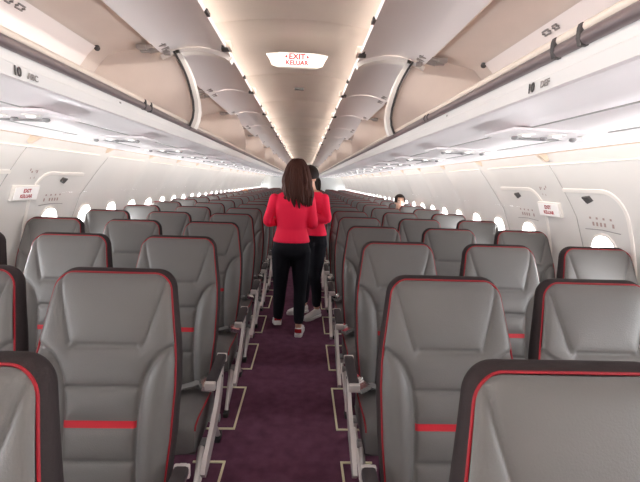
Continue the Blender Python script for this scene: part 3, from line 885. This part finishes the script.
def face_details(c, R, parent, hs=1.0):
    c = Vector(c)
    def T(p): return c+R @ (Vector(p)*hs)
    for s in (-1, 1):
        e = MB(); e.ell(T((s*.029, .074, .002)), (.013*hs, .008*hs, .0075*hs), 10, 6, R); eo = e.build('eye', M_eye, parent)
        i = MB(); i.ell(T((s*.029, .080, .002)), (.006*hs, .004*hs, .006*hs), 8, 5, R); i.build('iris', M_iris, eo)
        b = MB(); b.ell(T((s*.029, .080, .022)), (.018*hs, .004*hs, .0035*hs), 8, 4, R); b.build('eyebrow', M_hair2, parent)
    l = MB(); l.ell(T((0, .084, -.056)), (.019*hs, .005*hs, .007*hs), 10, 5, R); l.build('mouth', M_lip2, parent)
def hair_cap(mb, c, R, hs=1.0, back=1.0, fringe=.052):
    """a cap of hair over the skull, open over the face"""
    c = Vector(c); secs = []
    for i in range(11):
        t = pi/2-(pi*.62)*i/10; row = []
        for k in range(25):
            a = -pi*1.5+0+2*pi*k/24
            a = pi/2+.62+(2*pi-1.24)*k/24
            p = Vector((.081*cos(t)*cos(a), -.012+.097*cos(t)*sin(a), .024+.092*sin(t)))
            row.append(c+R @ (p*hs))
        secs.append(row)
    mb.loft(secs, closed=False)
    secs = []
    for i in range(6):
        t = pi/2-(pi*.5-.45)*i/5; row = []
        for k in range(9):
            a = pi/2-.64+1.28*k/8
            row.append(c+R @ (Vector((.081*cos(t)*cos(a), -.012+.097*cos(t)*sin(a), .024+.092*sin(t)))*hs))
        secs.append(row)
    mb.loft(secs, closed=False)

def shoe(parent, c, d, pitch=0, accent=None):
    """low sneaker, heel at c, pointing along d"""
    d = Vector(d).normalized(); up = Vector((0, 0, 1)); w = d.cross(up)
    if pitch:
        q = Matrix.Rotation(pitch, 3, w); toe = Vector(c)+d*.17; 
    def T(y, x, z):
        p = Vector(c)+d*y+w*x+up*z
        if pitch: p = toe+q @ (p-toe)
        return p
    g = MB(); secs = []
    for y, hx, h in ((-.012, .018, .05), (0, .028, .064), (.03, .032, .070), (.07, .033, .066), (.11, .037, .052), (.15, .041, .042), (.19, .038, .034), (.215, .026, .026), (.225, .012, .02)):
        secs.append([T(y, hx*cos(2*pi*k/14), .016+h*.5+h*.5*sin(2*pi*k/14)) for k in range(14)])
    g.loft(secs); so = g.build('shoe', M_shoe, parent)
    g = MB(); secs = []
    for y, hx in ((-.016, .022), (0, .033), (.05, .036), (.10, .037), (.15, .044), (.19, .042), (.215, .03), (.23, .014)):
        secs.append([T(y, x, z) for x, z in ((-hx, 0), (hx, 0), (hx, .022), (-hx, .022))])
    g.loft(secs); g.build('sole', M_shoe, so)
    if accent:
        g = MB(); secs = []
        for z, k in ((.03, 1), (.05, 1), (.066, .9)):
            secs.append([T(-.004-.014*cos(a)*k, .031*sin(a)*k, z+.01) for a in [-1.3+2.6*i/8 for i in range(9)]])
        g.loft(secs, closed=False); g.build('heel_patch', accent, so)

def standing(name, label, pos, yaw, head_yaw, head_pitch, hz, sh, arms, feet, hairfn, hand_dirs, lean=0, accent=None, heads=(0, .012), H=1.0):
    """local frame: x = her right, y = the way she faces"""
    r = empty(name, (pos[0], pos[1], 0), yaw); tag(r, label, 'person', 'cabin crew standing in the aisle')
    body = MB(); jac = MB(); tro = MB()
    ax, ay = Vector((1, 0, 0)), Vector((0, 1, 0))
    hip = .80
    TOR = [(.70, .120, .090), (.76, .155, .108), (.82, .160, .110), (.88, .146, .098), (.95, .130, .088), (1.02, .136, .094), (1.10, .150, .102), (1.17, .158, .098), (1.22, .150, .082), (1.255, .105, .065), (1.275, .06, .052)]
    for mesh, k, lo, hi in ((body, .88, .70, 1.3), (jac, 1.0, .835, 1.262)):
        secs = []
        zz = [t[0] for t in TOR if lo <= t[0] <= hi]
        if mesh is jac: zz = [.838]+zz+[1.262]
        for z in zz:
            rx = interp([(t[0], t[1]) for t in TOR], z)*k; ry = interp([(t[0], t[2]) for t in TOR], z)*k
            if mesh is jac and z < .93: rx += .006; ry += .012
            secs.append(ring((0, lean*(z-.7)-.005, z), rx, ry, ax, ay, 24))
        mesh.loft(secs)
    hc = Vector((heads[0], heads[1]+lean*.6, hz)); R = Matrix.Rotation(head_yaw, 3, 'Z') @ Matrix.Rotation(head_pitch, 3, 'X')
    limb(body, [(0, lean*.5-.005, 1.22, .050), (hc.x*.6, hc.y*.5-.005+lean*.25, 1.29, .043), (hc.x, hc.y-.02, hz-.05, .043)])
    head_parts(body, hc, R, .94)
    for (S, E, W), hd in zip(arms, hand_dirs):
        limb(body, [(*S, .042), (*((Vector(S)+Vector(E))/2), .036), (*E, .031), (*((Vector(E)+Vector(W))/2), .029), (*W, .021)])
        Wj = Vector(E).lerp(Vector(W), .94)
        limb(jac, [(*S, .047), (*((Vector(S)+Vector(E))/2), .044), (*E, .042), (*((Vector(E)+Wj)/2), .041), (*Wj, .034)])
        add_hand(body, W, hd[0], hd[1], hd[2], .88)
    for i, (sx, (kx, ky, kz), (fx, fy, fz)) in enumerate(feet):
        hipp = (sx*.082, 0, .76)
        limb(body, [(*hipp, .075), (*((Vector(hipp)+Vector((kx, ky, kz)))/2), .062), (kx, ky, kz), ] if False else
             [(*hipp, .078), ((hipp[0]+kx)/2, (hipp[1]+ky)/2, (hipp[2]+kz)/2, .064), (kx, ky, kz, .046), ((kx+fx)/2, (ky+fy)/2-.012, (kz+fz)/2+.03, .043), (fx, fy, fz+.03, .028)])
        limb(tro, [(*hipp, .092), ((hipp[0]+kx)/2, (hipp[1]+ky)/2, (hipp[2]+kz)/2, .077), (kx, ky, kz, .059), ((kx+fx)/2, (ky+fy)/2-.008, (kz+fz)/2+.03, .053), (fx+(kx-fx)*.15, fy+(ky-fy)*.15, fz+(kz-fz)*.15+.03, .046)])
    secs = [ring((0, 0, z), rx, ry, ax, ay, 24) for z, rx, ry in ((.69, .09, .08), (.73, .150, .116), (.78, .160, .118), (.84, .150, .110), (.87, .14, .095))]
    tro.loft(secs)
    me = remesh(body, 'body', .0065, 3); me.materials.append(M_skin); bo = link('body', me, r)
    me = remesh(jac, 'jacket', .007, 5); me.materials.append(M_jacket); link('jacket', me, r)
    me = remesh(tro, 'trousers', .008, 5); me.materials.append(M_trouser); link('trousers', me, r)
    face_details(hc, R, r, .94)
    hairfn(r, hc, R)
    for (sx, k_, (fx, fy, fz)), (d, pit) in zip(feet, FEETDIR[name_key]):
        shoe(r, (fx, fy-.045*0-.03, fz-.035 if fz > .07 else 0), d, pit, accent)
    return r

def long_hair(r, hc, R):
    mb = MB(); hair_cap(mb, hc, R, 1.06)
    rnd = random.Random(3)
    # an outer curtain of strands from the crown down the back
    for k in range(58):
        a = radians(180+(k/57-.5)*250) ; rad = .081+rnd.uniform(-.006, .010)
        x0, y0 = sin(a)*rad*.55, cos(a)*rad*.55
        x1, y1 = sin(a)*rad*1.02, cos(a)*rad*1.05
        endz = 1.165+rnd.uniform(-.03, .055)+.03*abs(k/57-.5)*2
        dx = .020+rnd.uniform(-.015, .02)
        wv = rnd.uniform(-.012, .012)
        pts = [(hc.x+x0*.5, hc.y+y0*.5-.01, hc.z+.112, .010), (hc.x+x0, hc.y+y0-.012, hc.z+.10, .012), (hc.x+x1, hc.y+y1-.012, hc.z+.03, .014),
               (hc.x+x1*1.22+wv, hc.y+y1*1.08-.015, hc.z-.07, .015), (hc.x+x1*1.30+dx*.4-wv, hc.y+y1*1.05-.03, hc.z-.16, .015), (hc.x+x1*1.15+dx*.9, min(hc.y+y1*1.0-.035, -.06), (hc.z-.18+endz)/2-.01, .013), (hc.x+x1*1.05+dx*1.25, min(hc.y+y1-.035, -.075), endz, .005)]
        limb(mb, pts, 6)
    mb.build('hair', M_hair, r)
def tied_hair(r, hc, R):
    mb = MB(); hair_cap(mb, hc, R, 1.06)
    def T(p): return hc+R @ Vector(p)
    mb.ell(T((0, -.10, -.005)), (.034, .03, .036), 10, 7, R)
    rnd = random.Random(5)
    for k in range(14):
        x = rnd.uniform(-.022, .022); y = rnd.uniform(-.012, .012)
        limb(mb, [(*T((x*.6, -.10+y, 0)), .010), (*T((x, -.125+y, -.05)), .012), (*T((x*1.3, -.115+y, -.11)), .011), (*T((x*1.2, -.105+y, -.165+rnd.uniform(-.02, .02))), .005)], 6)
    mb.build('hair', M_hair2, r)

FEETDIR = {}
name_key = 'a'
FEETDIR['a'] = [((-.1, 1, 0), -.2), ((.08, 1, 0), 0)]
standing('person', 'woman with long dark brown hair in a red jacket and black trousers, seen from behind', (-.035, 3.585), 0, .0, -.08, 1.427, .165,
         [((-.150, -.005, 1.205), (-.205, -.02, 1.01), (-.10, .19, .99)), ((.150, -.005, 1.205), (.185, -.01, 1.0), (.13, .19, .97))],
         [(-1, (-.095, .05, .40), (-.108, .06, .075)), (1, (.085, .03, .41), (.08, -.03, .055))], long_hair,
         [((.6, .8, .1), (0, -.2, 1), 1), ((-.6, .8, .1), (0, -.2, 1), -1)], .02, MATS['red_marking'], heads=(.035, .012))
name_key = 'b'
FEETDIR['b'] = [((-.25, 1, 0), 0), ((.1, 1, 0), 0)]
YAW2 = math.atan2(.80, -.60)   # faces left and towards the camera
standing('person', 'woman with tied-back black hair in a red jacket, half hidden behind the other woman', (.165, 4.13), YAW2, .15, -.18, 1.395, .16,
         [((-.150, -.005, 1.205), (-.18, -.02, 1.0), (-.08, .17, 1.03)), ((.150, -.005, 1.205), (.19, -.03, 1.0), (.07, .17, 1.05))],
         [(-1, (-.075, .02, .41), (-.055, -.03, .055)), (1, (.10, .02, .41), (.13, -.01, .055))], tied_hair,
         [((.5, .7, .35), (0, -.5, .8), 1), ((-.5, .7, .35), (0, -.5, .8), -1)], .03, heads=(0, .058))

def seated(label, pos, top, hair_m, skin_m, yaw=0):
    """a passenger sitting in a seat, facing the camera; local y = facing"""
    r = empty('person', (pos[0], pos[1], 0), pi+yaw); tag(r, label, 'person')
    body = MB(); sh = MB(); tr = MB(); ax, ay = Vector((1, 0, 0)), Vector((0, 1, 0)); dz = top-1.20
    hz = 1.095+dz
    TOR = [(.47, .14, .11), (.56, .15, .11), (.68, .15, .105), (.80, .17, .11), (.88, .17, .095), (.93, .13, .07), (.955, .07, .055)]
    for mesh, k in ((body, .9), (sh, 1.0)):
        mesh.loft([ring((0, -.02-.10*(z-.45), z+dz*(z-.47)*2), rx*k, ry*k, ax, ay, 20) for z, rx, ry in TOR])
    limb(body, [(0, -.06, .90+dz, .052), (0, -.055, .98+dz, .047), (0, -.05, 1.05+dz, .05)])
    hc = Vector((0, -.035, hz)); R = Matrix.Identity(3); head_parts(body, hc, R, .97)
    for s in (-1, 1):
        S, E, W = (s*.165, -.06, .87+dz), (s*.19, -.03, .64), (s*.10, .17, .58)
        limb(body, [(*S, .045), (*E, .036), (*W, .024)]); limb(sh, [(*S, .055), (*E, .047), (*Vector(E).lerp(Vector(W), .9), .036)])
        add_hand(body, W, (-s*.3, .9, -.1), (0, 0, -1), -s, .9)
        th = [(s*.085, .02, .49, .082), (s*.09, .20, .50, .072), (s*.09, .38, .47, .055), (s*.09, .40, .27, .046), (s*.09, .39, .09, .03)]
        limb(tr, [(x, y, z, q+.01) for x, y, z, q in th]); limb(body, th+[(s*.09, .40, .06, .03), (s*.09, .47, .045, .03)])
    me = remesh(body, 'body', .008, 3); me.materials.append(skin_m); link('body', me, r)
    me = remesh(sh, 'shirt', .009, 4); me.materials.append(M_shirt); link('shirt', me, r)
    me = remesh(tr, 'trousers', .010, 4); me.materials.append(M_trouser); link('trousers', me, r)
    face_details(hc, R, r, .97)
    hb = MB(); hair_cap(hb, hc, R, 1.03); hb.build('hair', hair_m, r)
    return r
seated('dark-haired passenger whose forehead shows above the right window-side seats', (1.50, ROW0+PITCHY*7-.26, 0), 1.205, M_hair2, M_skin2)
seated('passenger with reddish hair barely visible over far seats on the left', (-1.545, ROW0+PITCHY*14-.26, 0), 1.10, M_hair3, M_skin2)
